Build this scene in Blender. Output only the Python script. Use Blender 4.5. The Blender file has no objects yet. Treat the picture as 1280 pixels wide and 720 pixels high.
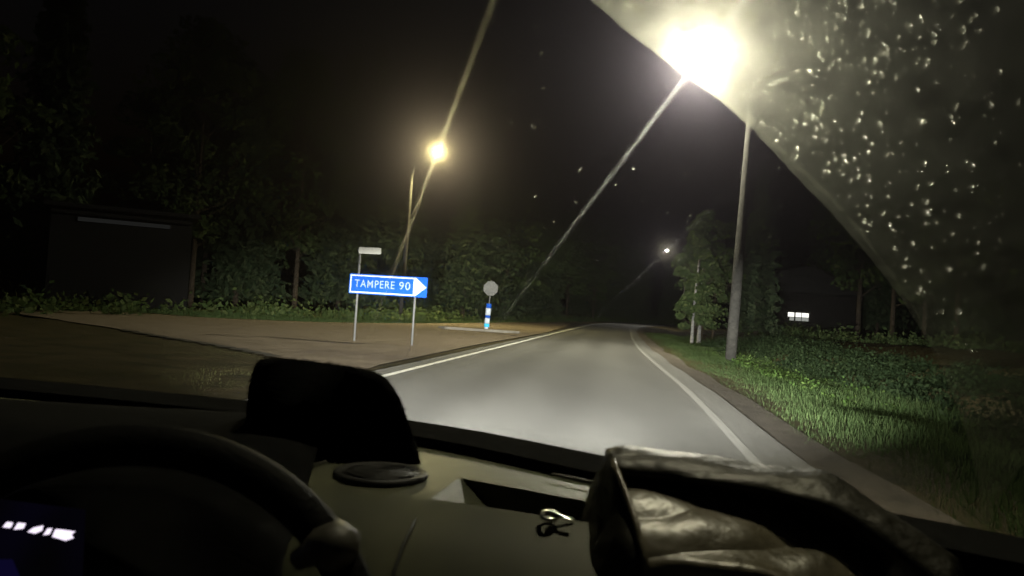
import bpy, bmesh, math, random
import numpy as np
from mathutils import Vector, Matrix

C = bpy.context.scene
COL = C.collection
rng = np.random.default_rng(7)
random.seed(7)
R_ = math.radians

# ------------------------------------------------------------------ camera
EYE = 1.35                     # height of the lens above the road
FPX = 1004.0                   # focal length for a 1280 px wide picture
PITCH = math.atan(24 / FPX)
ROLL = R_(3.6)
fw = Vector((0, math.cos(PITCH), math.sin(PITCH)))
rt0 = Vector((1, 0, 0)); up0 = rt0.cross(fw)
rt = math.cos(ROLL) * rt0 + math.sin(ROLL) * up0
up = -math.sin(ROLL) * rt0 + math.cos(ROLL) * up0
cam_d = bpy.data.cameras.new('camera')
cam_d.sensor_width = 36; cam_d.lens = 36 * FPX / 1280
cam_d.clip_start = 0.02; cam_d.clip_end = 3000
cam_d.dof.use_dof = True; cam_d.dof.focus_distance = 26; cam_d.dof.aperture_fstop = 10
cam = bpy.data.objects.new('camera', cam_d); COL.objects.link(cam)
M = Matrix((rt, up, -fw)).transposed().to_4x4(); M.translation = Vector((0, 0, EYE))
cam.matrix_world = M
C.camera = cam

# ------------------------------------------------------------------ night sky
w = bpy.data.worlds.new("World"); C.world = w; w.use_nodes = True
nt = w.node_tree
bg = nt.nodes['Background']
sky = nt.nodes.new('ShaderNodeTexSky'); sky.sky_type = 'NISHITA'; sky.sun_disc = False
sky.sun_elevation = R_(-4.0); sky.sun_rotation = R_(200)
nt.links.new(sky.outputs[0], bg.inputs[0]); bg.inputs[1].default_value = 0.10

vs = C.view_settings
vs.view_transform = 'Standard'; vs.look = 'None'; vs.exposure = 0.0; vs.gamma = 1.0
vs.use_curve_mapping = False
cy = C.cycles
cy.use_denoising = True; cy.denoising_input_passes = 'RGB'
cy.max_bounces = 6; cy.transparent_max_bounces = 24; cy.sample_clamp_indirect = 4.0
cy.caustics_reflective = False

LAMP_POWER = 40000.0            # radiance of a street lamp lens
HEAD_POWER = 40000.0             # watts of one headlight beam

# ------------------------------------------------------------------ helpers
def ray(px, py):
    px, py = float(px), float(py)
    return fw + (px - 640) / FPX * rt + (360 - py) / FPX * up
def ground(px, py, z=0.0):
    v = ray(px, py); return v * ((float(z) - EYE) / v.z) + Vector((0, 0, EYE))
def at(px, py, d):
    v = ray(px, py); return v * (float(d) / v.y) + Vector((0, 0, EYE))

def mat(name, build):
    m = bpy.data.materials.new(name); m.use_nodes = True
    t = m.node_tree; t.nodes.clear()
    out = t.nodes.new('ShaderNodeOutputMaterial')
    def N(kind, **kw):
        n = t.nodes.new('ShaderNode' + kind)
        for k, v in kw.items():
            if k.startswith('i_'):
                key = k[2:]
                n.inputs[int(key) if key.isdigit() else key.replace('_', ' ')].default_value = v
            else: setattr(n, k, v)
        return n
    L = lambda a, b: t.links.new(a, b)
    build(N, L, out)
    return m

def noisy(name, c1, c2, scale=6.0, rough=0.8, bump=0.0, bscale=80.0, spec=0.3, metal=0.0, detail=6, coord='Object', coat=0.0):
    def b(N, L, out):
        tc = N('TexCoord')
        n1 = N('TexNoise', i_Scale=scale, i_Detail=detail, i_Roughness=0.65)
        L(tc.outputs[coord], n1.inputs['Vector'])
        r = N('ValToRGB'); r.color_ramp.elements[0].position = 0.32; r.color_ramp.elements[1].position = 0.68
        r.color_ramp.elements[0].color = (*c1, 1); r.color_ramp.elements[1].color = (*c2, 1)
        L(n1.outputs[0], r.inputs[0])
        p = N('BsdfPrincipled'); p.inputs['Roughness'].default_value = rough
        p.inputs['Specular IOR Level'].default_value = spec; p.inputs['Metallic'].default_value = metal
        p.inputs['Coat Weight'].default_value = coat
        L(r.outputs[0], p.inputs['Base Color'])
        if bump:
            n2 = N('TexNoise', i_Scale=bscale, i_Detail=5.0)
            L(tc.outputs[coord], n2.inputs['Vector'])
            bp = N('Bump', i_Strength=bump, i_Distance=0.01)
            L(n2.outputs[0], bp.inputs['Height']); L(bp.outputs[0], p.inputs['Normal'])
        L(p.outputs[0], out.inputs[0])
    return mat(name, b)

def emis(name, col, s):
    def b(N, L, out):
        e = N('Emission'); e.inputs[0].default_value = (*col, 1); e.inputs[1].default_value = s
        L(e.outputs[0], out.inputs[0])
    return mat(name, b)

def link(name, me, m=None, parent=None, smooth=False, kind=None):
    o = bpy.data.objects.new(name, me); COL.objects.link(o)
    if m is not None and not me.materials: me.materials.append(m)
    if parent is not None: o.parent = parent
    if smooth:
        me.polygons.foreach_set('use_smooth', [True] * len(me.polygons))
    if kind: o['kind'] = kind
    return o

def obj(name, bm, m, parent=None, smooth=False, kind=None):
    me = bpy.data.meshes.new(name); bmesh.ops.recalc_face_normals(bm, faces=bm.faces[:]); bm.to_mesh(me); bm.free()
    return link(name, me, m, parent, smooth, kind)

def thing(name, label, cat, loc=(0, 0, 0), rz=0.0, group=None):
    o = bpy.data.objects.new(name, None); COL.objects.link(o)
    o.location = loc; o.rotation_euler = (0, 0, rz); o['label'] = label; o['category'] = cat
    o.empty_display_size = 0.2
    if group: o['group'] = group
    return o
def tag(o, label, cat, group=None):
    o['label'] = label; o['category'] = cat
    if group: o['group'] = group
    return o

def mesh_np(name, v, f):
    """v (n,3); f (m,k)"""
    me = bpy.data.meshes.new(name)
    v = np.asarray(v, np.float32); f = np.asarray(f, np.int32)
    k = f.shape[1]
    me.vertices.add(len(v)); me.vertices.foreach_set('co', v.ravel())
    me.loops.add(f.size); me.loops.foreach_set('vertex_index', f.ravel())
    me.polygons.add(len(f)); me.polygons.foreach_set('loop_start', np.arange(0, f.size, k, dtype=np.int32))
    me.polygons.foreach_set('loop_total', np.full(len(f), k, np.int32))
    me.update(calc_edges=True); me.validate()
    return me

def box(bm, size, loc=(0, 0, 0), bevel=0.0, rot=None):
    g = bmesh.ops.create_cube(bm, size=1.0)
    mm = Matrix.Translation(loc) @ (rot if rot is not None else Matrix.Identity(4)) @ Matrix.Diagonal((*size, 1))
    bmesh.ops.transform(bm, matrix=mm, verts=g['verts'])
    if bevel:
        es = list({e for v in g['verts'] for e in v.link_edges})
        bmesh.ops.bevel(bm, geom=es, offset=bevel, segments=2, affect='EDGES', profile=0.6)

def tube(bm, pts, rad, n=10, caps=True):
    pts = [Vector(p) for p in pts]
    rads = [float(r_) for r_ in rad] if hasattr(rad, '__len__') else [rad] * len(pts)
    rings = []
    for i, p in enumerate(pts):
        d = (pts[min(i + 1, len(pts) - 1)] - pts[max(i - 1, 0)]).normalized()
        a = Vector((0, 0, 1)) if abs(d.z) < 0.9 else Vector((0, 1, 0))
        u = d.cross(a).normalized(); v = d.cross(u)
        rings.append([bm.verts.new(p + rads[i] * (math.cos(2 * math.pi * k / n) * u + math.sin(2 * math.pi * k / n) * v)) for k in range(n)])
    for a, b in zip(rings, rings[1:]):
        for k in range(n): bm.faces.new((a[k], a[(k + 1) % n], b[(k + 1) % n], b[k]))
    if caps:
        bm.faces.new(rings[0][::-1]); bm.faces.new(rings[-1])

def lathe(bm, prof, n=24, mtx=None):
    rings = []
    for r, z in prof:
        rings.append([bm.verts.new((r * math.cos(2 * math.pi * k / n), r * math.sin(2 * math.pi * k / n), z)) for k in range(n)])
    for a, b in zip(rings, rings[1:]):
        for k in range(n): bm.faces.new((a[k], a[(k + 1) % n], b[(k + 1) % n], b[k]))
    bm.faces.new(rings[0][::-1]); bm.faces.new(rings[-1])
    if mtx is not None: bmesh.ops.transform(bm, matrix=mtx, verts=[v for r in rings for v in r])

def prism(bm, outline, depth, axis=Vector((0, 1, 0)), bevel=0.0, seg=2):
    axis = Vector(axis); a = [bm.verts.new(Vector(p)) for p in outline]; b = [bm.verts.new(Vector(p) + axis * depth) for p in outline]
    n = len(a); f0 = bm.faces.new(a); f1 = bm.faces.new(b[::-1])
    fs = [bm.faces.new((a[i], b[i], b[(i + 1) % n], a[(i + 1) % n])) for i in range(n)]
    if bevel:
        es = list({e for f in (f0, f1) for e in f.edges})
        bmesh.ops.bevel(bm, geom=es, offset=bevel, segments=seg, affect='EDGES', profile=0.5)

def cat_interp(pts, n):
    """Catmull-Rom through pts (list of tuples), n samples per span"""
    P = np.array(pts, float); P = np.vstack([2 * P[0] - P[1], P, 2 * P[-1] - P[-2]])
    out = []
    for i in range(1, len(P) - 2):
        for k in range(n):
            t = k / n
            out.append(0.5 * (2 * P[i] + (P[i + 1] - P[i - 1]) * t + (2 * P[i - 1] - 5 * P[i] + 4 * P[i + 1] - P[i + 2]) * t * t
                              + (3 * P[i] - P[i - 1] - 3 * P[i + 1] + P[i + 2]) * t ** 3))
    out.append(P[-2]); return np.array(out)

def vnoise(x, y, s=1.0, seed=0):
    """cheap smooth 2-D noise in [-1,1]"""
    a = np.zeros_like(np.asarray(x, float)); r = np.random.default_rng(seed)
    for k in range(7):
        th = r.uniform(0, 2 * math.pi); fr = s * r.uniform(0.5, 2.2); ph = r.uniform(0, 6.28)
        a = a + np.sin(fr * (np.cos(th) * x + np.sin(th) * y) + ph) / (1 + 0.3 * k)
    return a / 4.2

# ------------------------------------------------------------------ materials
def b_asphalt(N, L, out):
    tc = N('TexCoord')
    big = N('TexNoise', i_Scale=0.35, i_Detail=5.0, i_Roughness=0.6)
    mp = N('Mapping'); mp.inputs['Scale'].default_value = (2.2, 0.35, 1); mp.inputs['Rotation'].default_value = (0, 0, R_(8.5))
    L(tc.outputs['Object'], mp.inputs['Vector']); L(mp.outputs[0], big.inputs['Vector'])
    fine = N('TexNoise', i_Scale=14.0, i_Detail=6.0, i_Roughness=0.8); L(tc.outputs['Object'], fine.inputs['Vector'])
    sp = N('TexVoronoi', i_Scale=70.0); L(tc.outputs['Object'], sp.inputs['Vector'])
    r1 = N('ValToRGB'); r1.color_ramp.elements[0].position = 0.3; r1.color_ramp.elements[1].position = 0.72
    r1.color_ramp.elements[0].color = (0.064, 0.0635, 0.06, 1); r1.color_ramp.elements[1].color = (0.118, 0.117, 0.111, 1)
    L(big.outputs[0], r1.inputs[0])
    r2 = N('ValToRGB'); r2.color_ramp.elements[0].position = 0.3; r2.color_ramp.elements[1].position = 0.75
    r2.color_ramp.elements[0].color = (0.5, 0.5, 0.5, 1); r2.color_ramp.elements[1].color = (1.5, 1.47, 1.4, 1)
    L(fine.outputs[0], r2.inputs[0])
    mx = N('MixRGB', blend_type='MULTIPLY'); mx.inputs[0].default_value = 0.8
    L(r1.outputs[0], mx.inputs[1]); L(r2.outputs[0], mx.inputs[2])
    # long cracks and tar seams
    ck = N('TexVoronoi', feature='DISTANCE_TO_EDGE', i_Scale=0.33)
    wob = N('TexNoise', i_Scale=1.4, i_Detail=4.0); L(tc.outputs['Object'], wob.inputs['Vector'])
    ad = N('MixRGB', blend_type='ADD'); ad.inputs[0].default_value = 0.55
    L(tc.outputs['Object'], ad.inputs[1]); L(wob.outputs['Color'], ad.inputs[2]); L(ad.outputs[0], ck.inputs['Vector'])
    lt = N('MapRange'); lt.inputs['From Min'].default_value = 0.004; lt.inputs['From Max'].default_value = 0.012
    lt.inputs['To Min'].default_value = 0.55; lt.inputs['To Max'].default_value = 1.0
    L(ck.outputs['Distance'], lt.inputs[0])
    m2 = N('MixRGB', blend_type='MULTIPLY'); m2.inputs[0].default_value = 0.2
    L(mx.outputs[0], m2.inputs[1]); L(lt.outputs[0], m2.inputs[2])
    sx = N('SeparateXYZ'); L(tc.outputs['UV'], sx.inputs[0])
    wv = N('TexNoise', i_Scale=1.2, i_Detail=3.0); L(tc.outputs['Object'], wv.inputs['Vector'])
    ph = N('Math', operation='MULTIPLY_ADD'); ph.inputs[1].default_value = 25.1; L(sx.outputs['X'], ph.inputs[0])
    wm = N('Math', operation='MULTIPLY'); wm.inputs[1].default_value = 1.6; L(wv.outputs[0], wm.inputs[0]); L(wm.outputs[0], ph.inputs[2])
    cs_ = N('Math', operation='COSINE'); L(ph.outputs[0], cs_.inputs[0])
    tr_ = N('MapRange'); tr_.inputs['From Min'].default_value = -1; tr_.inputs['To Min'].default_value = .78; tr_.inputs['To Max'].default_value = 1.14; L(cs_.outputs[0], tr_.inputs[0])
    m3 = N('MixRGB', blend_type='MULTIPLY'); m3.inputs[0].default_value = 1.0; L(m2.outputs[0], m3.inputs[1]); L(tr_.outputs[0], m3.inputs[2])
    p = N('BsdfPrincipled', i_Roughness=0.78); p.inputs['Specular IOR Level'].default_value = 0.35
    L(m3.outputs[0], p.inputs['Base Color'])
    bp = N('Bump', i_Strength=0.5, i_Distance=0.006); L(sp.outputs['Distance'], bp.inputs['Height']); L(bp.outputs[0], p.inputs['Normal'])
    L(p.outputs[0], out.inputs[0])
m_asphalt = mat('asphalt', b_asphalt)

def b_paint(N, L, out):
    tc = N('TexCoord')
    n = N('TexNoise', i_Scale=9.0, i_Detail=8.0, i_Roughness=0.75); L(tc.outputs['Object'], n.inputs['Vector'])
    r = N('ValToRGB'); r.color_ramp.elements[0].position = 0.33; r.color_ramp.elements[1].position = 0.52
    r.color_ramp.elements[0].color = (0.25, 0.25, 0.23, 1); r.color_ramp.elements[1].color = (0.78, 0.78, 0.74, 1)
    L(n.outputs[0], r.inputs[0])
    p = N('BsdfPrincipled', i_Roughness=0.6); L(r.outputs[0], p.inputs['Base Color']); L(p.outputs[0], out.inputs[0])
m_paint = mat('road_paint', b_paint)
def b_paint2(N, L, out):
    tc = N('TexCoord')
    n = N('TexNoise', i_Scale=7.0, i_Detail=8.0, i_Roughness=0.8); L(tc.outputs['Object'], n.inputs['Vector'])
    r = N('ValToRGB'); r.color_ramp.elements[0].position = 0.38; r.color_ramp.elements[1].position = 0.66
    r.color_ramp.elements[0].color = (0.09, 0.09, 0.085, 1); r.color_ramp.elements[1].color = (0.26, 0.26, 0.24, 1)
    L(n.outputs[0], r.inputs[0])
    p = N('BsdfPrincipled', i_Roughness=0.7); L(r.outputs[0], p.inputs['Base Color']); L(p.outputs[0], out.inputs[0])
m_paint_worn = mat('worn_road_paint', b_paint2)

m_gravel = noisy('packed_gravel', (0.12, 0.095, 0.066), (0.23, 0.185, 0.135), 1.3, 0.95, 0.8, 60, 0.1, detail=10)
m_shoulder = noisy('shoulder_gravel', (0.05, 0.044, 0.036), (0.115, 0.098, 0.08), 2.5, 0.95, 0.9, 55, 0.1, detail=10)
m_soil = noisy('verge_soil', (0.022, 0.022, 0.010), (0.068, 0.052, 0.026), 1.1, 0.95, 0.9, 30, 0.05, detail=10)
m_kerb = noisy('kerb_stone', (0.15, 0.135, 0.11), (0.27, 0.25, 0.21), 5, 0.85, 0.3, 60)
m_galv = noisy('galvanised_steel', (0.08, 0.08, 0.078), (0.15, 0.15, 0.145), 9, 0.55, 0.1, 60, 0.4)
m_signback = noisy('sign_back', (0.11, 0.11, 0.105), (0.17, 0.17, 0.16), 7, 0.7, 0.0)
m_signblue = noisy('sign_blue', (0.012, 0.075, 0.40), (0.016, 0.095, 0.47), 4, 0.5, 0.0)
m_signwhite = noisy('sign_white', (0.74, 0.75, 0.76), (0.82, 0.82, 0.82), 4, 0.5, 0.0)
def retro(name, col, gain=.03):
    def b(N, L, out):
        g = N('NewGeometry'); tc = N('TexCoord')
        n = N('TexNoise', i_Scale=5.0, i_Detail=6.0); L(tc.outputs['Object'], n.inputs['Vector'])
        mr = N('MapRange'); mr.inputs['To Min'].default_value = gain * .7; mr.inputs['To Max'].default_value = gain * 1.25; L(n.outputs[0], mr.inputs[0])
        d = N('BsdfDiffuse'); d.inputs[0].default_value = (*col, 1)
        r = N('BsdfAnisotropic' if False else 'BsdfGlossy'); r.inputs['Color'].default_value = (*col, 1); r.inputs['Roughness'].default_value = .36
        L(g.outputs['Incoming'], r.inputs['Normal'])
        mx = N('MixShader'); L(mr.outputs[0], mx.inputs[0]); L(d.outputs[0], mx.inputs[1]); L(r.outputs[0], mx.inputs[2]); L(mx.outputs[0], out.inputs[0])
    return mat(name, b)
m_signblue = retro('reflective_blue', (0.010, 0.068, 0.37)); m_signwhite = retro('reflective_white', (.44, .48, .54)); m_letter = retro('reflective_lettering', (.22, .29, .44))
m_plate = retro('street_plate_white', (.55, .54, .48), .045)
m_cyan = retro('reflective_light_blue', (.04, .45, .78))
m_wood = noisy('weathered_pole_wood', (0.034, 0.033, 0.03), (0.07, 0.067, 0.058), 5, 0.9, 0.6, 40, 0.1)
m_bark = noisy('dark_bark', (0.028, 0.022, 0.016), (0.085, 0.068, 0.05), 7, 0.95, 0.8, 22, 0.05)
def b_birch(N, L, out):
    tc = N('TexCoord'); mp = N('Mapping'); mp.inputs['Scale'].default_value = (2, 2, 9)
    L(tc.outputs['Object'], mp.inputs['Vector'])
    n = N('TexNoise', i_Scale=1.6, i_Detail=5.0, i_Roughness=0.7); L(mp.outputs[0], n.inputs['Vector'])
    r = N('ValToRGB'); r.color_ramp.elements[0].position = 0.4; r.color_ramp.elements[1].position = 0.48
    r.color_ramp.elements[0].color = (0.05, 0.045, 0.04, 1); r.color_ramp.elements[1].color = (0.24, 0.235, 0.22, 1)
    L(n.outputs[0], r.inputs[0])
    p = N('BsdfPrincipled', i_Roughness=0.8); L(r.outputs[0], p.inputs['Base Color']); L(p.outputs[0], out.inputs[0])
m_birch = mat('birch_bark', b_birch)

def leafmat(name, c1, c2, c3, scale=0.9):
    def b(N, L, out):
        g = N('NewGeometry'); tc = N('TexCoord')
        n = N('TexNoise', i_Scale=scale, i_Detail=3.0); L(tc.outputs['Object'], n.inputs['Vector'])
        a = N('Math', operation='MULTIPLY_ADD'); a.inputs[1].default_value = 0.55
        L(g.outputs['Random Per Island'], a.inputs[0])
        a2 = N('Math', operation='MULTIPLY'); a2.inputs[1].default_value = 0.5; L(n.outputs[0], a2.inputs[0]); L(a2.outputs[0], a.inputs[2])
        r = N('ValToRGB'); e = r.color_ramp.elements
        e[0].position = 0.1; e[0].color = (*c1, 1); e[1].position = 0.85; e[1].color = (*c3, 1)
        m = e.new(0.5); m.color = (*c2, 1)
        L(a.outputs[0], r.inputs[0])
        d = N('BsdfDiffuse'); L(r.outputs[0], d.inputs[0])
        t = N('BsdfTranslucent'); L(r.outputs[0], t.inputs[0])
        mx = N('MixShader'); mx.inputs[0].default_value = 0.3
        L(d.outputs[0], mx.inputs[1]); L(t.outputs[0], mx.inputs[2]); L(mx.outputs[0], out.inputs[0])
    return mat(name, b)
m_leaf = leafmat('broad_leaves', (0.032, 0.052, 0.02), (0.062, 0.095, 0.034), (0.115, 0.14, 0.058))
m_needle = leafmat('spruce_needles', (0.022, 0.036, 0.02), (0.046, 0.068, 0.035), (0.08, 0.1, 0.052))
m_grass = leafmat('grass_blades', (0.034, 0.05, 0.018), (0.055, 0.09, 0.034), (0.1, 0.14, 0.055), 0.45)
m_drygrass = leafmat('olive_grass', (0.045, 0.05, 0.018), (0.075, 0.08, 0.03), (0.105, 0.105, 0.042), 0.5)
m_weed = leafmat('weed_leaves', (0.03, 0.055, 0.014), (0.055, 0.1, 0.026), (0.1, 0.15, 0.04), 2.0)

m_dash = noisy('dash_plastic', (0.02, 0.023, 0.012), (0.072, 0.074, 0.04), 8, 0.5, 0.12, 700, 0.35, detail=9)
m_black = noisy('black_plastic', (0.008, 0.008, 0.008), (0.016, 0.016, 0.015), 20, 0.55, 0.1, 200, 0.3)
m_gloss = noisy('black_wheel_leather', (0.002, 0.002, 0.002), (0.004, 0.004, 0.0035), 18, 0.6, 0.2, 240, 0.05)
m_fleece = noisy('black_fleece', (0.004, 0.004, 0.004), (0.008, 0.008, 0.008), 60, 0.98, 0.3, 200, 0.02)
m_bagl = noisy('shiny_bag_leather', (0.05, 0.045, 0.03), (0.10, 0.088, 0.06), 9, 0.36, 0.5, 22, 0.6, detail=6)
m_bagd = noisy('dull_band_shaded_side', (0.006, 0.006, 0.004), (0.015, 0.014, 0.009), 9, 0.45, 0.4, 40, 0.3)
m_chrome = noisy('shiny_metal', (0.6, 0.58, 0.5), (0.75, 0.72, 0.66), 12, 0.22, 0.0, metal=1.0)
m_lever = noisy('grey_lever_plastic', (0.035, 0.033, 0.026), (0.06, 0.056, 0.044), 12, 0.5, 0.05, 120, 0.4)
m_body = noisy('dark_car_paint', (0.008, 0.008, 0.008), (0.013, 0.013, 0.012), 6, 0.5, 0.0, spec=0.08)

# ------------------------------------------------------------------ road layout
Ls = np.array([(-40, -10.1), (-10, -5.7), (0, -4.2), (14.2, -2.15), (19.2, -1.41), (29.6, .13), (50, 3.15), (75, 6.95), (95, 10.3), (115, 14.9), (132, 20.2), (150, 29), (163, 41), (172, 58), (178, 90), (180, 140)])
Rs = np.array([(-40, -4.2), (-10, 0.15), (0, 1.45), (7.7, 2.44), (10.5, 2.82), (16, 3.5), (24.6, 4.4), (37, 5.85), (54, 8.2), (75, 11.4), (98, 15.9), (114, 20.5), (127, 26.5), (140, 35.5), (150, 47), (157, 64), (161, 90), (162, 140)])
def lx(y): return np.interp(y, Ls[:, 0], Ls[:, 1])
def rx(y): return np.interp(y, Rs[:, 0], Rs[:, 1])
NS = 10
Lc = cat_interp([(x, y) for y, x in Ls], NS); Rc = cat_interp([(x, y) for y, x in Rs], NS)
def resample(P, n):
    d = np.r_[0, np.cumsum(np.linalg.norm(np.diff(P, axis=0), axis=1))]
    t = np.linspace(0, d[-1], n); return np.c_[np.interp(t, d, P[:, 0]), np.interp(t, d, P[:, 1])]
Lc = resample(Lc, 300); Rc = resample(Rc, 300)
def normals(P):
    T = np.gradient(P, axis=0); T /= np.linalg.norm(T, axis=1)[:, None]
    return np.c_[T[:, 1], -T[:, 0]]           # points to the right of travel
Ln, Rn = normals(Lc), normals(Rc)
def strip(name, A, B, za, zb, m, div=1):
    n = len(A); V = []
    for k in range(div + 1):
        t = k / div
        V.append(np.c_[A * (1 - t) + B * t, np.full(n, za * (1 - t) + zb * t)])
    V = np.vstack(V); F = []
    for k in range(div):
        a = np.arange(n - 1) + k * n
        F.append(np.c_[a, a + n, a + n + 1, a + 1])
    me = mesh_np(name, V, np.vstack(F))
    uvl = me.uv_layers.new(name='across'); li = np.zeros(len(me.loops), np.int32); me.loops.foreach_get('vertex_index', li)
    uvl.data.foreach_set('uv', np.c_[(li // n) / div, (li % n) / n * 60.0].astype(np.float32).ravel())
    o = link(name, me, m); o['kind'] = 'structure'
    return o
edge_wob = (0.12 * vnoise(Rc[:, 0] * 3, Rc[:, 1] * 1.3, 1.0, 3))[:, None]
road = strip('road', Lc - Ln * 0.45, Rc + Rn * (0.5 + edge_wob), 0.0, 0.0, m_asphalt, 6)
shoulder = strip('gravel_shoulder', Rc + Rn * 0.3, Rc + Rn * (1.05 + 2 * edge_wob), -0.008, -0.03, m_shoulder, 3)
l1 = strip('left_edge_line', Lc - Ln * 0.07, Lc + Ln * 0.07, 0.004, 0.004, m_paint)
l2 = strip('right_edge_line', Rc - Rn * 0.06, Rc + Rn * 0.06, 0.004, 0.004, m_paint_worn)

# ground sheet
def ax(a, b, near, far, c):
    out = [c]; s = near
    x = c
    while x < b: x += s; out.append(x); s = min(far, s * 1.045)
    x = c; s = near; lo = []
    while x > a: x -= s; lo.append(x); s = min(far, s * 1.045)
    return np.array(lo[::-1] + out)
gx = ax(-900, 900, 0.35, 40, 6); gy = ax(-200, 1500, 0.35, 40, 12)
X, Y = np.meshgrid(gx, gy)
dr = X - rx(Y); dl = lx(Y) - X
outr = np.clip(dr - 1.2, 0, None); outl = np.clip(dl - 13, 0, None)
amp = np.clip(outr / 3, 0, 1) + np.clip(outl / 5, 0, 1)
Z = -0.045 + amp * (0.09 * vnoise(X, Y, 0.9, 1) + 0.05 * vnoise(X, Y, 2.3, 2)) - 0.28 * np.exp(-((outr - 3.2) / 1.6) ** 2) * (outr > 0) + 0.06 * np.clip(outr - 5, 0, 12)
def gz(x, y):
    x = np.asarray(x, float); y = np.asarray(y, float)
    orr = np.clip(x - rx(y) - 1.2, 0, None); oll = np.clip(lx(y) - x - 13, 0, None)
    am = np.clip(orr / 3, 0, 1) + np.clip(oll / 5, 0, 1)
    return -0.045 + am * (0.09 * vnoise(x, y, 0.9, 1) + 0.05 * vnoise(x, y, 2.3, 2)) - 0.28 * np.exp(-((orr - 3.2) / 1.6) ** 2) * (orr > 0) + 0.06 * np.clip(orr - 5, 0, 12)
ny, nx = X.shape
idx = np.arange(ny * nx).reshape(ny, nx)
F = np.c_[idx[:-1, :-1].ravel(), idx[:-1, 1:].ravel(), idx[1:, 1:].ravel(), idx[1:, :-1].ravel()]
gr = link('ground', mesh_np('ground', np.c_[X.ravel(), Y.ravel(), Z.ravel()], F), m_soil, smooth=True, kind='structure')

# gravel side road to the left (junction mouth)
poly = [(-3.0, 13.2), (-4.4, 16.2), (-5.9, 18.3), (-9.3, 21.6), (-13.5, 25.5), (-17.5, 29.0), (-22, 32.5), (-20, 38), (-14.2, 37.2), (-9.6, 40.8), (-6.6, 47.5), (-3.9, 56.5), (-0.6, 70), (3.6, 88), (6.5, 88), (4.2, 64), (2.2, 48), (-0.9, 29.0), (-2.4, 18.5)]
pc = cat_interp(poly + [poly[0]], 4)[:-1]
pc = pc + 0.15 * np.c_[vnoise(pc[:, 0], pc[:, 1], 2, 5), vnoise(pc[:, 0], pc[:, 1], 2, 6)]
bm = bmesh.new(); bm.faces.new([bm.verts.new((x, y, -0.014)) for x, y in pc]); bmesh.ops.triangulate(bm, faces=bm.faces[:])
obj('side_road', bm, m_gravel, kind='structure')
# dark ragged rut where gravel meets grass
rut = cat_interp([(-4.9, 17.2), (-5.9, 18.35), (-7.4, 19.9), (-9.3, 21.6), (-11.3, 23.6)], 10)
m_rut = noisy('wet_soil', (0.014, 0.012, 0.008), (0.03, 0.025, 0.016), 4, 0.9, 0.6, 30)
bm = bmesh.new(); prev = None
for i, (x, y) in enumerate(rut):
    wd = 0.13 + 0.07 * math.sin(i * 1.7) + 0.04 * math.sin(i * 3.1)
    a, b = bm.verts.new((x - wd, y - wd, -0.008)), bm.verts.new((x + wd * .6, y + wd * .6, -0.008))
    if prev: bm.faces.new((prev[0], prev[1], b, a))
    prev = (a, b)
obj('rut', bm, m_rut, kind='structure')

# traffic island with kerb nose
isl = thing('traffic_island', 'low pale kerbed traffic island around the blue and white striped post', 'traffic island', (-1.2, 42.6, 0))
bm = bmesh.new()
out_ = [(-2.6, 0.35), (-2.2, -0.35), (1.1, -0.5), (1.75, 0.1), (1.2, 0.75), (-2.0, 0.9)]
prism(bm, [Vector((x, y, -0.02)) for x, y in out_], 0.13, Vector((0, 0, 1)), 0.02)
obj('kerb', bm, m_kerb, isl)
bm = bmesh.new(); prism(bm, [Vector((x * 0.9 - .03, y * 0.7 + .05, 0.1)) for x, y in out_], 0.02, Vector((0, 0, 1)))
obj('island_top', bm, m_gravel, isl)

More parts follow.
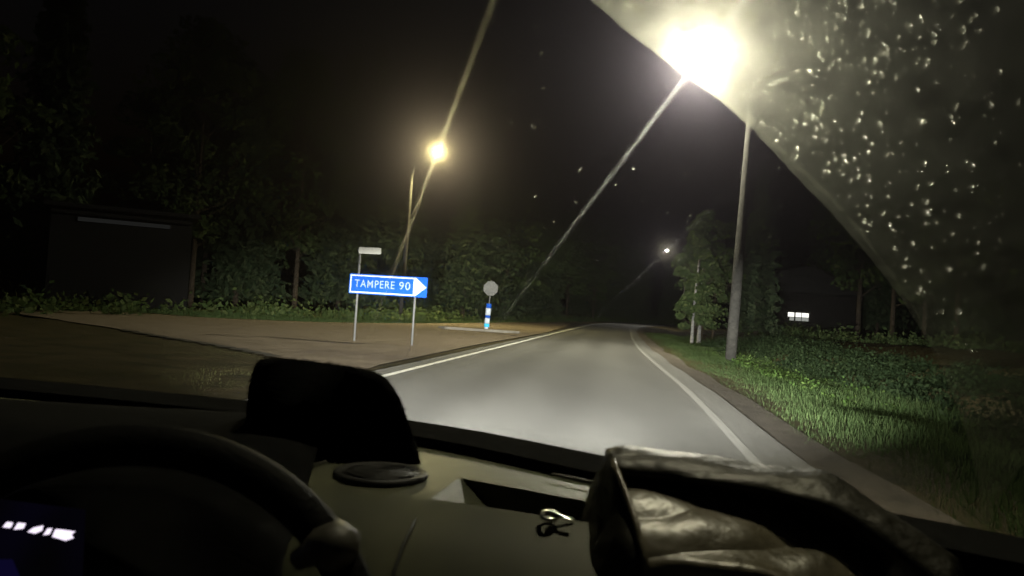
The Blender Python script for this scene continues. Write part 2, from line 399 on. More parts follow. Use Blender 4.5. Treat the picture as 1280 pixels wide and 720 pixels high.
# ------------------------------------------------------------------ street lamps
def lens_mat(name, col, s): return emis(name, col, s)
m_lens1 = lens_mat('lamp_lens_near', (1.0, 0.94, 0.74), LAMP_POWER)
m_lens3 = lens_mat('lamp_lens_beside', (1.0, 0.9, 0.62), LAMP_POWER * .26)
m_lens4 = lens_mat('lamp_lens_far', (1.0, 0.95, 0.85), LAMP_POWER * .3)
m_lens2 = lens_mat('lamp_lens_middle', (1.0, 0.86, 0.42), LAMP_POWER)
def street_lamp(label, base, top, head, rad, lens, skirt=.038):
    base, top, head = Vector(base), Vector(top), Vector(head)
    t = thing('street_lamp', label, 'street lamp', base, 0, 'street lamps along the road')
    p = top - base; h = head - base
    bm = bmesh.new(); tube(bm, [(0, 0, -0.3), p * 0.35, p * 0.7, p], [rad, rad * .9, rad * .78, rad * .68], 14)
    obj('pole', bm, m_wood, t, True)
    d = Vector((h.x - p.x, h.y - p.y, 0)); L_ = d.length; d.normalize()
    st = p - Vector((0, 0, 0.5))
    bm = bmesh.new(); tube(bm, [st, st + d * L_ * .25 + Vector((0, 0, (h.z - st.z) * .5)), st + d * L_ * .6 + Vector((0, 0, (h.z - st.z) * .9)), h - d * 0.28], [.04, .035, .03, .03], 8)
    obj('arm', bm, m_galv, t, True)
    bm = bmesh.new(); tube(bm, [p - Vector((0, 0, .62)), p - Vector((0, 0, .38))], rad * .85, 14); obj('bracket', bm, m_galv, t, True)
    ang = math.atan2(d.y, d.x)
    mt = Matrix.Translation(h) @ Matrix.Rotation(ang, 4, 'Z')
    bm = bmesh.new(); bmesh.ops.create_uvsphere(bm, u_segments=20, v_segments=10, radius=1)
    for v in bm.verts: v.co = Vector((v.co.x * .42, v.co.y * .2, max(v.co.z, 0) * .12))
    bmesh.ops.transform(bm, matrix=mt, verts=bm.verts[:]); obj('lamp_housing', bm, m_galv, t, True)
    bm = bmesh.new(); bmesh.ops.create_uvsphere(bm, u_segments=20, v_segments=10, radius=1)
    for v in bm.verts: v.co = Vector((v.co.x * .10 + .05, v.co.y * .075, min(v.co.z, 0) * .06 - .006))
    bmesh.ops.transform(bm, matrix=mt, verts=bm.verts[:]); obj('lamp_lens', bm, lens, t, True)
    bm = bmesh.new(); rr_ = []  # added rim, shaped unevenly to block and steer the lamp's light
    for k in range(28):
        a = 2 * math.pi * k / 28; x_, y_ = .05 + .21 * math.cos(a), .16 * math.sin(a)
        rr_.append((bm.verts.new((x_, y_, .01)), bm.verts.new((x_ * 1.02, y_ * 1.02, -skirt * (1 if skirt > .1 else max(.1, 1 - 3.5 * max(0, -math.sin(a + .2) - .6))) - .3 * max(0, -math.cos(a) - .25)))))
    for k in range(28): bm.faces.new((rr_[k][0], rr_[(k + 1) % 28][0], rr_[(k + 1) % 28][1], rr_[k][1]))
    bmesh.ops.transform(bm, matrix=mt, verts=bm.verts[:]); obj('added_light_rim', bm, m_black, t, True)
    return t
street_lamp('tall wooden street lamp on the right grass verge, the brightest and nearest', (7.9, 28.6, -0.15), (8.35, 29.0, 11.3), (6.3, 29.0, 10.75), 0.2, m_lens1)
street_lamp('street lamp with yellow light behind the blue direction sign', (-7.5, 55, -0.1), (-7.35, 55, 10.7), (-5.7, 54.6, 11.65), 0.16, m_lens2)
street_lamp('farthest street lamp, a small white point of light above the bend', (22.6, 105, -0.1), (22.5, 105, 10.3), (19.9, 104.6, 10.05), 0.15, m_lens4)

street_lamp('street lamp standing beside the car, above and right of the windscreen', (4.9, 0.9, -0.1), (4.8, 1.0, 11.3), (1.9, 3.2, 10.8), 0.2, m_lens3, .45)
# ------------------------------------------------------------------ direction sign
A = at(437, 342, 25.2); A2 = at(437, 365.5, 25.2); B = at(534, 348, 24.6); B2 = at(534, 372, 24.6)
ctr = (A + A2 + B + B2) / 4
u = (B - A); u.z = 0; SW = u.length; u.normalize()
SH = 0.62
rz = math.atan2(u.y, u.x)
sg = thing('direction_sign', 'blue arrow shaped direction sign reading TAMPERE 90 on two grey posts', 'road sign', (ctr.x, ctr.y, 0), rz)
zc = ctr.z
def rrect(w, h, r, n=5):
    o = []
    for cx, cz, a0 in ((w / 2 - r, h / 2 - r, 0), (-w / 2 + r, h / 2 - r, 90), (-w / 2 + r, -h / 2 + r, 180), (w / 2 - r, -h / 2 + r, 270)):
        for k in range(n + 1):
            a = R_(a0 + 90 * k / n); o.append((cx + r * math.cos(a), cz + r * math.sin(a)))
    return o
def flat(name, pts, y, th, m, parent, zo=0.0, xo=0.0):
    bm = bmesh.new(); prism(bm, [Vector((x + xo, y, z + zo)) for x, z in pts], th, Vector((0, 1, 0)))
    return obj(name, bm, m, parent)
TILT = R_(0.6)
flat('sign_panel', rrect(SW, SH, 0.03), -0.02, 0.025, m_signblue, sg, zc)
flat('sign_back', rrect(SW - .01, SH - .01, 0.03), 0.0055, 0.012, m_signback, sg, zc)
xr = SW / 2 - 0.42                     # where the white arrow head starts
bw = 0.04
inx0, inx1, inz = -SW / 2 + .03, xr, SH / 2 - .03
bm = bmesh.new()
for (x0, x1, z0, z1) in ((inx0, inx1, inz - bw, inz), (inx0, inx1, -inz, -inz + bw), (inx0, inx0 + bw, -inz + bw, inz - bw), (inx1 - bw * .6, inx1, -inz + bw, inz - bw)):
    prism(bm, [Vector((x0, -0.024, zc + z0)), Vector((x1, -0.024, zc + z0)), Vector((x1, -0.024, zc + z1)), Vector((x0, -0.024, zc + z1))], 0.003)
obj('border', bm, m_signwhite, sg)
flat('arrow_head', [(xr + .004, -inz), (xr + .05, -inz), (SW / 2 - .02, 0.0), (xr + .05, inz), (xr + .004, inz)], -0.024, 0.003, m_signwhite, sg, zc)
def lettering(text, size, loc, parent, m, width=None, name='lettering'):
    cu = bpy.data.curves.new(name, 'FONT'); cu.body = text; cu.size = size; cu.align_x = 'LEFT'; cu.align_y = 'CENTER'
    cu.extrude = 0.0015; cu.space_character = 1.15; cu.offset = 0.001
    o = bpy.data.objects.new(name, cu); COL.objects.link(o)
    bpy.context.view_layer.update()
    dg = bpy.context.evaluated_depsgraph_get()
    me = bpy.data.meshes.new_from_object(o.evaluated_get(dg)); bpy.data.objects.remove(o); bpy.data.curves.remove(cu)
    n = len(me.vertices); co = np.zeros(n * 3, np.float32); me.vertices.foreach_get('co', co); co = co.reshape(-1, 3)
    if width: co[:, 0] *= width / (co[:, 0].max() - co[:, 0].min())
    me.vertices.foreach_set('co', co.ravel()); me.update()
    q = link(name, me, m, parent); me.materials.clear(); me.materials.append(m)
    q.rotation_euler = (R_(90), 0, 0); q.location = loc
    return q
lettering('TAMPERE', 0.34, (inx0 + .15, -0.0235, zc), sg, m_letter, 1.33, 'destination_text')
lettering('90', 0.34, (xr - .50, -0.0235, zc), sg, m_letter, 0.36, 'distance_text')
inv = Matrix.Rotation(-rz, 4, 'Z') @ Matrix.Translation((-ctr.x, -ctr.y, 0))
pl = inv @ ground(445, 422); pr = inv @ ground(513.5, 430)
xl = -SW / 2 + .26; xrr = SW / 2 - .4
plate_c = inv @ at(466.5, 314.5, 25.4)
for x, top in ((xl, plate_c.z + .12), (xrr, zc + SH / 2 - .05)):
    bm = bmesh.new(); tube(bm, [(x, .06, -.2), (x, .06, top)], .036, 12); obj('post', bm, m_galv, sg, True)
    for zz in (zc - .18, zc + .18):
        bm = bmesh.new(); box(bm, (.11, .1, .05), (x, .058, zz), .008); obj('clamp', bm, m_galv, sg)
o = flat('street_name_plate', rrect(.74, .2, .03), -.03, .02, m_plate, sg, plate_c.z, xl + .36)
o['label'] = 'small white street name plate above the blue panel'
for k, x in enumerate((xl - .02,)):
    bm = bmesh.new(); box(bm, (.1, .09, .06), (x + .02, .035, plate_c.z), .006); obj('plate_bracket', bm, m_galv, sg)

# ------------------------------------------------------------------ round sign on striped post
bx, by = -1.22, 42.5
rs = thing('round_sign', 'grey back of a round sign on a post with blue and white striped sleeve', 'road sign', (bx, by, 0.1))
bm = bmesh.new(); tube(bm, [(0, 0, -.05), (0.12, 0, 2.6)], .035, 12); obj('post', bm, m_galv, rs, True)
bm = bmesh.new(); lathe(bm, [(.3, -.012), (.40, -.012), (.41, 0), (.40, .012), (.3, .012)], 8, Matrix.Translation((.10, -.05, 2.17)) @ Matrix.Rotation(R_(90), 4, 'X') @ Matrix.Rotation(R_(22.5), 4, 'Z'))
obj('sign_plate', bm, m_signback, rs)
for zz in (2.0, 2.32):
    bm = bmesh.new(); box(bm, (.5, .03, .04), (.10, -.075, zz), .004); obj('rail', bm, m_galv, rs)
st = [(0.13, .30, m_cyan), (.31, .60, m_signwhite), (.61, .74, m_signblue), (.75, 1.12, m_signwhite), (1.13, 1.36, m_signblue)]
for z0, z1, m in st:
    bm = bmesh.new(); tube(bm, [(z0 * .045, 0, z0), (z1 * .045, 0, z1)], .135, 18); obj('sleeve_band', bm, m, rs, True)
bm = bmesh.new(); tube(bm, [(0, 0, 0.02), (0.005, 0, .13)], .1, 14); obj('sleeve_foot', bm, m_signwhite, rs, True)

# ------------------------------------------------------------------ trees
def leaf_quads(cent, size, rg, flat_=0.35, aspect=1.7):
    n = len(cent)
    nrm = rg.normal(size=(n, 3)); nrm[:, 2] += flat_; nrm /= np.linalg.norm(nrm, axis=1)[:, None]
    a = rg.normal(size=(n, 3)); a -= (a * nrm).sum(1)[:, None] * nrm; a /= np.linalg.norm(a, axis=1)[:, None]
    b = np.cross(nrm, a)
    s = size * rg.uniform(.55, 1.35, n)[:, None]
    V = np.stack([cent - a * s * aspect / 2, cent + b * s / 2 + a * s * .1, cent + a * s * aspect / 2, cent - b * s / 2 + a * s * .1], 1).reshape(-1, 3)
    Fq = np.arange(4 * n).reshape(-1, 4)
    return V, Fq
def make_broad(seed, h, spread, low, nclump=46, per=85, leaf=.26, trunk_m=None, tr=.17):
    rg = np.random.default_rng(seed); bm = bmesh.new()
    lean = rg.uniform(-.4, .4, 2)
    tp = [Vector((lean[0] * t * t, lean[1] * t * t, h * .9 * t)) for t in (0, .2, .45, .7, 1)]
    tp[0].z = -.3
    tube(bm, tp, [tr * 1.25, tr, tr * .75, tr * .5, tr * .15], 9)
    cs = []; bl = bmesh.new()
    for k in range(nclump):
        t = low + (1 - low) * rg.uniform(0, 1) ** .85
        prof = math.sin(math.pi * min(1, .12 + .86 * (t - low) / (1 - low))) ** .7
        rr = spread * prof * rg.uniform(.3, 1.05)
        th = rg.uniform(0, 6.283)
        base = Vector((lean[0] * t * t * .8, lean[1] * t * t * .8, h * (t * .86)))
        c = base + Vector((rr * math.cos(th), rr * math.sin(th), rr * .35 + rg.uniform(-.3, .6)))
        if k % 2 == 0:
            b0 = base - Vector((0, 0, rr * .4)); b0.z = max(b0.z, h * low * .6)
            tube(bl, [b0, (b0 + c) / 2 + Vector((0, 0, -.1 * rr)), c], [tr * .35, tr * .2, tr * .07], 5, False)
        cs.append(c)
    trunk = bpy.data.meshes.new('trunk'); bm.to_mesh(trunk); bm.free(); trunk.materials.append(trunk_m or m_bark)
    limbs = bpy.data.meshes.new('limbs'); bl.to_mesh(limbs); bl.free(); limbs.materials.append(m_bark)
    P = []
    for c in cs:
        rad = rg.uniform(.55, 1.25) * spread * .3
        q = rg.normal(size=(per, 3)); q /= np.linalg.norm(q, axis=1)[:, None]
        q *= (rg.uniform(.2, 1, per) ** .5)[:, None] * rad * np.array([1.15, 1.15, .75])
        P.append(q + np.array(c))
    V, Fq = leaf_quads(np.vstack(P), leaf, rg)
    crown = mesh_np('crown', V, Fq); crown.materials.append(m_leaf)
    return trunk, crown, limbs
def make_spruce(seed, h, spread, low=.08):
    rg = np.random.default_rng(seed); bm = bmesh.new()
    tube(bm, [(0, 0, -.3), (0, 0, h * .5), (0, 0, h)], [.2, .12, .02], 8)
    P = []
    nl = int(h * 2.1)
    for i in range(nl):
        t = low + (1 - low) * i / nl
        R0 = spread * (1 - t) ** .85 * rg.uniform(.8, 1.1) + .12
        nb = 7
        for b in range(nb):
            th = 6.283 * b / nb + rg.uniform(-.3, .3) + i * .7
            Rb = R0 * rg.uniform(.7, 1.1); n = int(9 + 13 * Rb)
            s = rg.uniform(.1, 1, n)
            q = np.c_[s * Rb * math.cos(th), s * Rb * math.sin(th), h * t - .38 * Rb * s ** 1.3 + .12 * Rb * s ** 4]
            q += rg.normal(size=(n, 3)) * np.array([.13, .13, .09]) * (0.5 + Rb * .35)
            P.append(q)
            if i % 3 == 0 and b % 2 == 0:
                tube(bm, [(0, 0, h * t), (Rb * .8 * math.cos(th), Rb * .8 * math.sin(th), h * t - .3 * Rb)], [.03, .008], 4, False)
    trunk = bpy.data.meshes.new('trunk'); bm.to_mesh(trunk); bm.free(); trunk.materials.append(m_bark)
    V, Fq = leaf_quads(np.vstack(P), .24, rg, .1, 2.4)
    crown = mesh_np('crown', V, Fq); crown.materials.append(m_needle)
    return trunk, crown
VAR = {'leafy_tree': [make_broad(11, 17, 3.6, .16), make_broad(12, 20, 4.2, .2, 54), make_broad(13, 14, 3.4, .1), make_broad(14, 22, 4.0, .22, 56)],
       'spruce_tree': [make_spruce(21, 20, 3.2), make_spruce(22, 24, 3.6, .05), make_spruce(23, 17, 2.8)],
       'birch_tree': [make_broad(31, 11, 1.5, .13, 60, 120, .2, m_birch, .11), make_broad(32, 12, 1.35, .13, 64, 120, .22, m_birch, .14)]}
def tree(kind, v, x, y, s, rot, label, group=None):
    t = thing(kind, label, 'tree', (x, y, float(gz(x, y))), rot, group)
    t.scale = (s, s, s * random.uniform(.92, 1.1))
    ms = VAR[kind][v % len(VAR[kind])]
    link('trunk', ms[0], None, t); link('crown', ms[1], None, t)
    if len(ms) > 2: link('limbs', ms[2], None, t, kind='stuff')
    return t
# edge of the wood: outward from these points
def wood(edge, n, dmin, dmax, labels, group, side=-1, skip=()):
    E_ = resample(np.array(edge, float), 400); Nn = normals(E_) * side
    placed = []; tries = 0
    while len(placed) < n and tries < n * 60:
        tries += 1
        i = random.randrange(400); d = dmin + (dmax - dmin) * random.random() ** 1.3
        p = E_[i] + Nn[i] * d
        if any((p[0] - q[0]) ** 2 + (p[1] - q[1]) ** 2 < (2.6 + .03 * d) ** 2 for q in placed): continue
        if any(math.hypot(p[0] - a, p[1] - b) < r for a, b, r in skip): continue
        placed.append(p)
        k = 'spruce_tree' if random.random() < .45 else 'leafy_tree'
        tree(k, random.randrange(4), p[0], p[1], random.uniform(.8, 1.15), random.uniform(0, 6.28), labels[0 if k == 'spruce_tree' else 1], group + (' (spruces)' if k == 'spruce_tree' else ' (leafy)'))
wood([(-26, 21), (-19.5, 27), (-22, 44), (-14, 45)], 14, 2.0, 14, ('dark spruce in the black wood at the far left behind the verge', 'dark leafy tree in the black wood at the far left behind the verge'), 'trees of the left wood', -1, [(-19.5, 36, 7), (-15, 46, 8)])
wood([(-13, 44), (-8.5, 50), (-4.5, 62), (0, 76), (5, 96), (11, 122), (18, 142), (28, 160)], 52, 2.5, 22, ('dark spruce in the dim wood behind the side road and left of the bend', 'dark leafy tree in the dim wood behind the side road and left of the bend'), 'trees behind the side road', -1, [(-7.5, 55, 9.5), (-4, 57, 8.5), (-14.5, 45.5, 7.5)])
wood([(26, 164), (40, 175), (60, 186), (95, 192)], 16, 2, 20, ('dark spruce closing the view beyond the road bend', 'dark leafy tree closing the view beyond the road bend'), 'trees beyond the bend', -1)
wood([(30, 20), (27, 40), (25, 56), (31, 78), (40, 104), (52, 128), (70, 146)], 34, 0.5, 20, ('black spruce in the unlit wood right of the lamp pole', 'black leafy tree in the unlit wood right of the lamp pole'), 'trees of the right wood', 1, [(28.6, 80, 5), (24, 66, 4.5), (20, 55, 4), (26, 72, 4.5)])
tree('birch_tree', 0, 11.4, 50.2, .85, .4, 'birch with a pale lit trunk on the verge left of the lamp pole')
tree('birch_tree', 1, 12.4, 52.6, .85, 2.1, 'birch just behind the pale trunked birch on the right verge')
tree('leafy_tree', 2, 13.9, 58.0, .62, 1.0, 'low bushy tree under the farthest lamp beside the road')
tree('leafy_tree', 0, 16.2, 64.0, .6, 3.0, 'bushy tree behind the birches and left of the lamp pole')
tree('spruce_tree', 2, 17.9, 58.5, .8, 3.6, 'spruce standing behind the birches on the right verge')

# bushes and undergrowth
def leaf_mass(name, pts, m, leaf, flat_=.4, parent=None, aspect=1.8):
    V, Fq = leaf_quads(np.array(pts), leaf, rng, flat_, aspect)
    return link(name, mesh_np(name, V, Fq), m, parent, kind='stuff')
P = []
for e, n in (([(-26, 20), (-18.5, 26), (-17, 33), (-13.5, 41), (-9.5, 45.5), (-6, 54), (-3.2, 63), (0, 75), (4.4, 94), (10, 118), (17, 138), (27, 155), (45, 168), (70, 176)], 420),
             ([(27, 22), (24, 40), (21, 52), (19, 60), (23, 76), (31, 100), (44, 126)], 200)):
    E_ = resample(np.array(e, float), 600); Nn = normals(E_)
    sd = -1 if n > 300 else 1
    for _ in range(n):
        i = random.randrange(600); p = E_[i] + Nn[i] * sd * random.uniform(.2, 6)
        r = random.uniform(.35, 1.2); k = 60
        q = rng.normal(size=(k, 3)) * np.array([r * .6, r * .6, r * .38]); q[:, 2] = np.abs(q[:, 2]) + float(gz(p[0], p[1]))
        q[:, 0] += p[0]; q[:, 1] += p[1]; P.append(q)
leaf_mass('undergrowth', np.vstack(P), m_leaf, .17)

def grass(name, x, y, h, m, wid=.012, lean=.45):
    n = len(x); z = gz(x, y)
    th = rng.uniform(0, 6.283, n); ph = rng.uniform(0, 6.283, n)
    hh = h * rng.uniform(.5, 1.25, n)
    lx_ = np.cos(ph) * hh * lean * rng.uniform(.1, 1.2, n); ly_ = np.sin(ph) * hh * lean * rng.uniform(.1, 1.2, n)
    wx, wy = np.cos(th) * wid * hh / .2, np.sin(th) * wid * hh / .2
    b = np.c_[x, y, z - .02]
    v0 = b - np.c_[wx, wy, 0 * wx]; v1 = b + np.c_[wx, wy, 0 * wx]
    md = b + np.c_[lx_ * .4, ly_ * .4, hh * .6]
    v2 = md + np.c_[wx * .6, wy * .6, 0 * wx]; v3 = md - np.c_[wx * .6, wy * .6, 0 * wx]
    v4 = b + np.c_[lx_, ly_, hh]
    V = np.stack([v0, v1, v2, v3, v4], 1).reshape(-1, 3)
    o = np.arange(n)[:, None] * 5
    T = np.vstack([np.c_[o, o + 1, o + 2], np.c_[o, o + 2, o + 3], np.c_[o + 3, o + 2, o + 4]])
    return link(name, mesh_np(name, V, T), m, kind='stuff')
# right verge
n = 120000
y = 3 + 62 * rng.uniform(0, 1, n) ** 1.6; d = .62 + 4.4 * rng.uniform(0, 1, n) ** 1.2
x = rx(y) + d
keep = (rng.uniform(0, 1, n) < np.clip((d - .8 + .45 * vnoise(x, y, 1.7, 9)) / 1.1, 0.03, 1)) & (vnoise(x, y, 1.1, 12) > -.62)
x, y, d = x[keep], y[keep], d[keep]
hgt = np.clip(.06 + .05 * (d - 1.0), .045, .3) * (1 + .5 * vnoise(x, y, .8, 4))
grass('grass', x, y, hgt, m_grass, .011)
# olive grass on the left verge
n = 110000
y = 4 + 26 * rng.uniform(0, 1, n) ** 1.3; x = lx(y) - 1.2 - 16 * rng.uniform(0, 1, n)
edge_x = np.interp(y, [13, 16.2, 18.3, 21.6, 25.5, 29, 33], [-3, -4.4, -5.9, -9.3, -13.5, -17.5, -22])
keep = (x < edge_x - .1) & (vnoise(x, y, .9, 21) > -.35)
grass('olive_grass', x[keep], y[keep], .032 * (1.2 + vnoise(x[keep], y[keep], .7, 22)), m_drygrass, .013)
# far band behind the side road
E_ = resample(np.array([(-20, 38.5), (-14.2, 37.6), (-9.6, 41.2), (-6.6, 48), (-3.9, 57), (-.6, 70.5), (3.6, 88.5), (9, 112), (15.5, 134), (26, 153)], float), 800); Nn = normals(E_)
i = rng.integers(0, 800, 40000); q = E_[i] - Nn[i] * rng.uniform(-.3, 5, 40000)[:, None]
grass('verge_grass', q[:, 0], q[:, 1], .2 + 0 * q[:, 0], m_grass, .016)
# weeds beside the lamp pole
P = []
for _ in range(70):
    yy = random.uniform(15, 34); dd = random.uniform(2.8, 5.0); xx = rx(yy) + dd
    r = random.uniform(.1, .28); k = 34
    q_ = rng.normal(size=(k, 3)) * np.array([r * .6, r * .6, r * .55]); q_[:, 2] = np.abs(q_[:, 2]) + float(gz(xx, yy)) + .05
    q_[:, 0] += xx; q_[:, 1] += yy; P.append(q_)
leaf_mass('weeds', np.vstack(P), m_weed, .045, .4)
# brush closing the right verge, leaves coloured darker to stand in for unlit ground
P = []
for _ in range(420):
    yy = 50 - 40 * random.random() ** 1.4; dd = 4.3 + 5.5 * random.random() + .5 * math.sin(yy * .8)
    if dd < 4.8 and 20 < yy < 34: continue
    xx = rx(yy) + dd
    r = random.uniform(.35, .8); k = 190; r *= .62
    q_ = rng.normal(size=(k, 3)) * np.array([r * .6, r * .6, r * .5]); q_[:, 2] = np.abs(q_[:, 2]) + float(gz(xx, yy))
    q_[:, 0] += xx; q_[:, 1] += yy; P.append(q_)
m_brush = leafmat('brush_leaves_darkened', (0.012, 0.02, 0.01), (0.024, 0.04, 0.018), (0.04, 0.06, 0.026))
leaf_mass('brush', np.vstack(P), m_brush, .06, .2)
# ------------------------------------------------------------------ house with a lit window, right
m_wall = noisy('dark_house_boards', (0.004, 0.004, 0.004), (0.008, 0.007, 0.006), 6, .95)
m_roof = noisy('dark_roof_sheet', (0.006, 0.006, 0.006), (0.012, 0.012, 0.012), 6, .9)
m_win = emis('lit_pane', (1.0, .96, .9), 1.6); m_winlow = emis('curtained_pane', (.95, .97, .9), .32)
wc = at(998, 396, 80)
hs = thing('house', 'dark house behind the right verge with one small brightly lit window', 'house', (wc.x, 80.0, 0))
WZ = wc.z
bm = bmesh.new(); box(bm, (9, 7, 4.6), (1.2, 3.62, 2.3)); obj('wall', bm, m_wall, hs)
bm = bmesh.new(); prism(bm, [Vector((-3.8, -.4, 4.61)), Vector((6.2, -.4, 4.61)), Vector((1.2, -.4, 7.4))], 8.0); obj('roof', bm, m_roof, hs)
wn = bmesh.new()
ww, wh = 2.1, .8
for (a, b, c, d_) in ((-ww / 2, ww / 2, wh / 2, wh / 2 + .08), (-ww / 2, ww / 2, -wh / 2 - .08, -wh / 2), (-ww / 2 - .08, -ww / 2, -wh / 2 - .08, wh / 2 + .08), (ww / 2, ww / 2 + .08, -wh / 2 - .08, wh / 2 + .08), (-.40, -.28, -wh / 2, wh / 2), (.3, .34, -wh / 2, wh / 2)):
    box(wn, (b - a, .1, d_ - c), ((a + b) / 2, .06, WZ + (c + d_) / 2))
wf = obj('window', wn, m_roof, hs)
for x0, x1 in ((-ww / 2, -.40), (-.28, .3), (.34, ww / 2)):
    for z0, z1, m in ((-.02, wh / 2, m_win), (-wh / 2, -.06, m_winlow)):
        if x0 < -1 and z0 < -.1: x0 += .2
        bm = bmesh.new(); box(bm, (x1 - x0 - .01, .02, z1 - z0), ((x0 + x1) / 2, .08, WZ + (z0 + z1) / 2)); obj('pane', bm, m, wf)
# added shed at the far left, its glow standing in for a faint streak
sc_ = at(155, 278, 40)
sh = thing('shed', 'added dark shed among the left trees, its glowing strip standing in for a faint streak of light', 'shed', (sc_.x, 40, 0), R_(26))
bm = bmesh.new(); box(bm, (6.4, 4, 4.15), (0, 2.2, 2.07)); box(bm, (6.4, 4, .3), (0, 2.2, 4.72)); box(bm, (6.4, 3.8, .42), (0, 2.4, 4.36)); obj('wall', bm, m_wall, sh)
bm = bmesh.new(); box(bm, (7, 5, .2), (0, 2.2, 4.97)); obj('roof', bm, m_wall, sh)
m_dim = emis('dim_streak_glow', (.75, .75, .72), .015)
bm = bmesh.new(); box(bm, (4.2, .04, .2), (.05, .4, sc_.z)); obj('window', bm, m_dim, sh, False).rotation_euler = (0, 0, 0)  # added glowing strip for the streak, no real window

# ------------------------------------------------------------------ the car
CAR_RZ = R_(-8.2)
car = thing('car', 'dark car interior seen from the dashboard, with windscreen, steering wheel and headlights', 'car')
ZD = EYE - .22
def onz(px, py, z): return ground(px, py, z)
# dashboard surface: E = windscreen edge, K = crest above the face
EsAll = [(-1.5, 1.5), (-1.2, 1.49), (-.92, 1.457), (-.45, 1.35), (-.12, 1.215), (.117, 1.03), (.3, .87), (.5, .72)]
Es = EsAll[:6] + [(.2, .96)]
Ks = [(-1.45, 1.12), (-1.15, 1.1), (-.9, 1.07), (-.48, .95), (-.21, .888), (.075, .807), (.14, .79)]
NSP = 10
Ec = cat_interp(Es, NSP); Kc = cat_interp(Ks, NSP)
tt = [0, .12, .25, .38, .5, .6, .7, .85, .95, 1.0]
ns = len(Ec); V = []; 
for i in range(ns):
    for j, t in enumerate(tt):
        p = Ec[i] * (1 - t) + Kc[i] * t
        V.append((p[0], p[1], ZD + .006 * math.sin(math.pi * t) - .012 * max(0, t - .9) / .1))
    cd = (Kc[i] - Ec[i]); cd /= np.linalg.norm(cd)
    for (o_, dz) in ((.03, -.03), (.07, -.072), (.10, -.125), (.11, -.22), (.1, -.42)):
        V.append((Kc[i][0] + cd[0] * o_, Kc[i][1] + cd[1] * o_, ZD + dz))
nj = len(tt) + 5
i0, i1 = 44, 56                    # transverse span of the open tray
j0, j1 = 4, 7
F = []
for i in range(ns - 1):
    for j in range(nj - 1):
        if i0 <= i < i1 and j0 <= j < j1: continue
        F.append((i * nj + j, i * nj + j + 1, (i + 1) * nj + j + 1, (i + 1) * nj + j))
me = bpy.data.meshes.new('dashboard'); me.from_pydata(V, [], F)
dash = link('dashboard', me, m_dash, car, True)
# tray: walls and floor
bm = bmesh.new(); D = .055
ringi = [(i, j0) for i in range(i0, i1)] + [(i1, j) for j in range(j0, j1)] + [(i, j1) for i in range(i1, i0, -1)] + [(i0, j) for j in range(j1, j0, -1)]
topv = [bm.verts.new(V[i * nj + j]) for i, j in ringi]; botv = [bm.verts.new(Vector(V[(i + (2 if i == i0 else 0)) * nj + j]) - Vector((0, 0, D * (.75 if i == i0 else 1)))) for i, j in ringi]
for k in range(len(ringi)):
    k2 = (k + 1) % len(ringi); bm.faces.new((topv[k], topv[k2], botv[k2], botv[k]))
bm.faces.new(botv)
tray = obj('tray', bm, m_dash, dash); tray.data.materials.append(m_black); tray.data.polygons[len(tray.data.polygons) - 1].material_index = 1  # floor coloured black to stand in for shade inside the recess
# seam in the dash face
def dash_pt(px, py, lift=0.002):
    """where the sight line meets the dash mesh"""
    return None
bm = bmesh.new(); a_i = 44
row = [Vector(V[a_i * nj + j]) for j in range(len(tt) - 1, nj - 1)]
tube(bm, [r + Vector((0, -.0012, .0012)) for r in row], .0022, 6); obj('panel_seam', bm, m_black, dash, True)
# speaker grille
gc = onz(476, 592, ZD + .008)
bm = bmesh.new(); lathe(bm, [(.047, 0), (.052, .004), (.056, .003), (.058, -.004), (.045, -.004)], 40); sg_ = obj('speaker_grille', bm, m_black, dash, True)
sg_.location = gc
bm = bmesh.new(); lathe(bm, [(.001, .004), (.03, .0035), (.0465, .001), (.0465, -.002), (.001, -.002)], 32)
q = obj('speaker_mesh', bm, m_black, dash, True); q.location = gc
bm = bmesh.new()
for r in (.012, .022, .032, .041):
    tube(bm, [(r * math.cos(a), r * math.sin(a), .0052 - r * .05) for a in np.linspace(0, 6.283, 28)], .0012, 5, False)
q = obj('grille_rings', bm, m_black, dash, True); q.location = gc
# thin pale trim curve left of the speaker
bm = bmesh.new(); tube(bm, [onz(px, py, ZD + .008) for px, py in ((380, 586), (395, 580), (412, 576), (430, 573), (450, 571))], .0015, 6)
obj('trim_strip', bm, m_lever, dash, True)
# cowl / windscreen base
bm = bmesh.new()
Eo = cat_interp(EsAll, 4)
for k in range(len(Eo) - 1):
    pass
prev = None
for i, (x_, y_) in enumerate(Eo):
    dirv = np.array([math.sin(R_(20)), math.cos(R_(20))])
    o1 = np.array((x_, y_)) + dirv * .012; o2 = o1 + dirv * .06
    hh = .014
    vs_ = [bm.verts.new((o1[0], o1[1], ZD - .02)), bm.verts.new((o1[0], o1[1], ZD + hh)), bm.verts.new((o2[0], o2[1], ZD + hh + .012)), bm.verts.new((o2[0], o2[1], ZD - .03))]
    if prev:
        for k in range(4): bm.faces.new((prev[k], prev[(k + 1) % 4], vs_[(k + 1) % 4], vs_[k]))
    prev = vs_
obj('cowl', bm, m_fleece, car)
# wiper arm drawn only along its glint, as a paler tube
wp = [onz(px, py, ZD + .012) for px, py in ((690, 593), (705, 595.5), (722, 599), (742, 603))]
bm = bmesh.new(); tube(bm, wp, .002, 6); wi = obj('wiper_arm_glint', bm, m_lever, car, True)
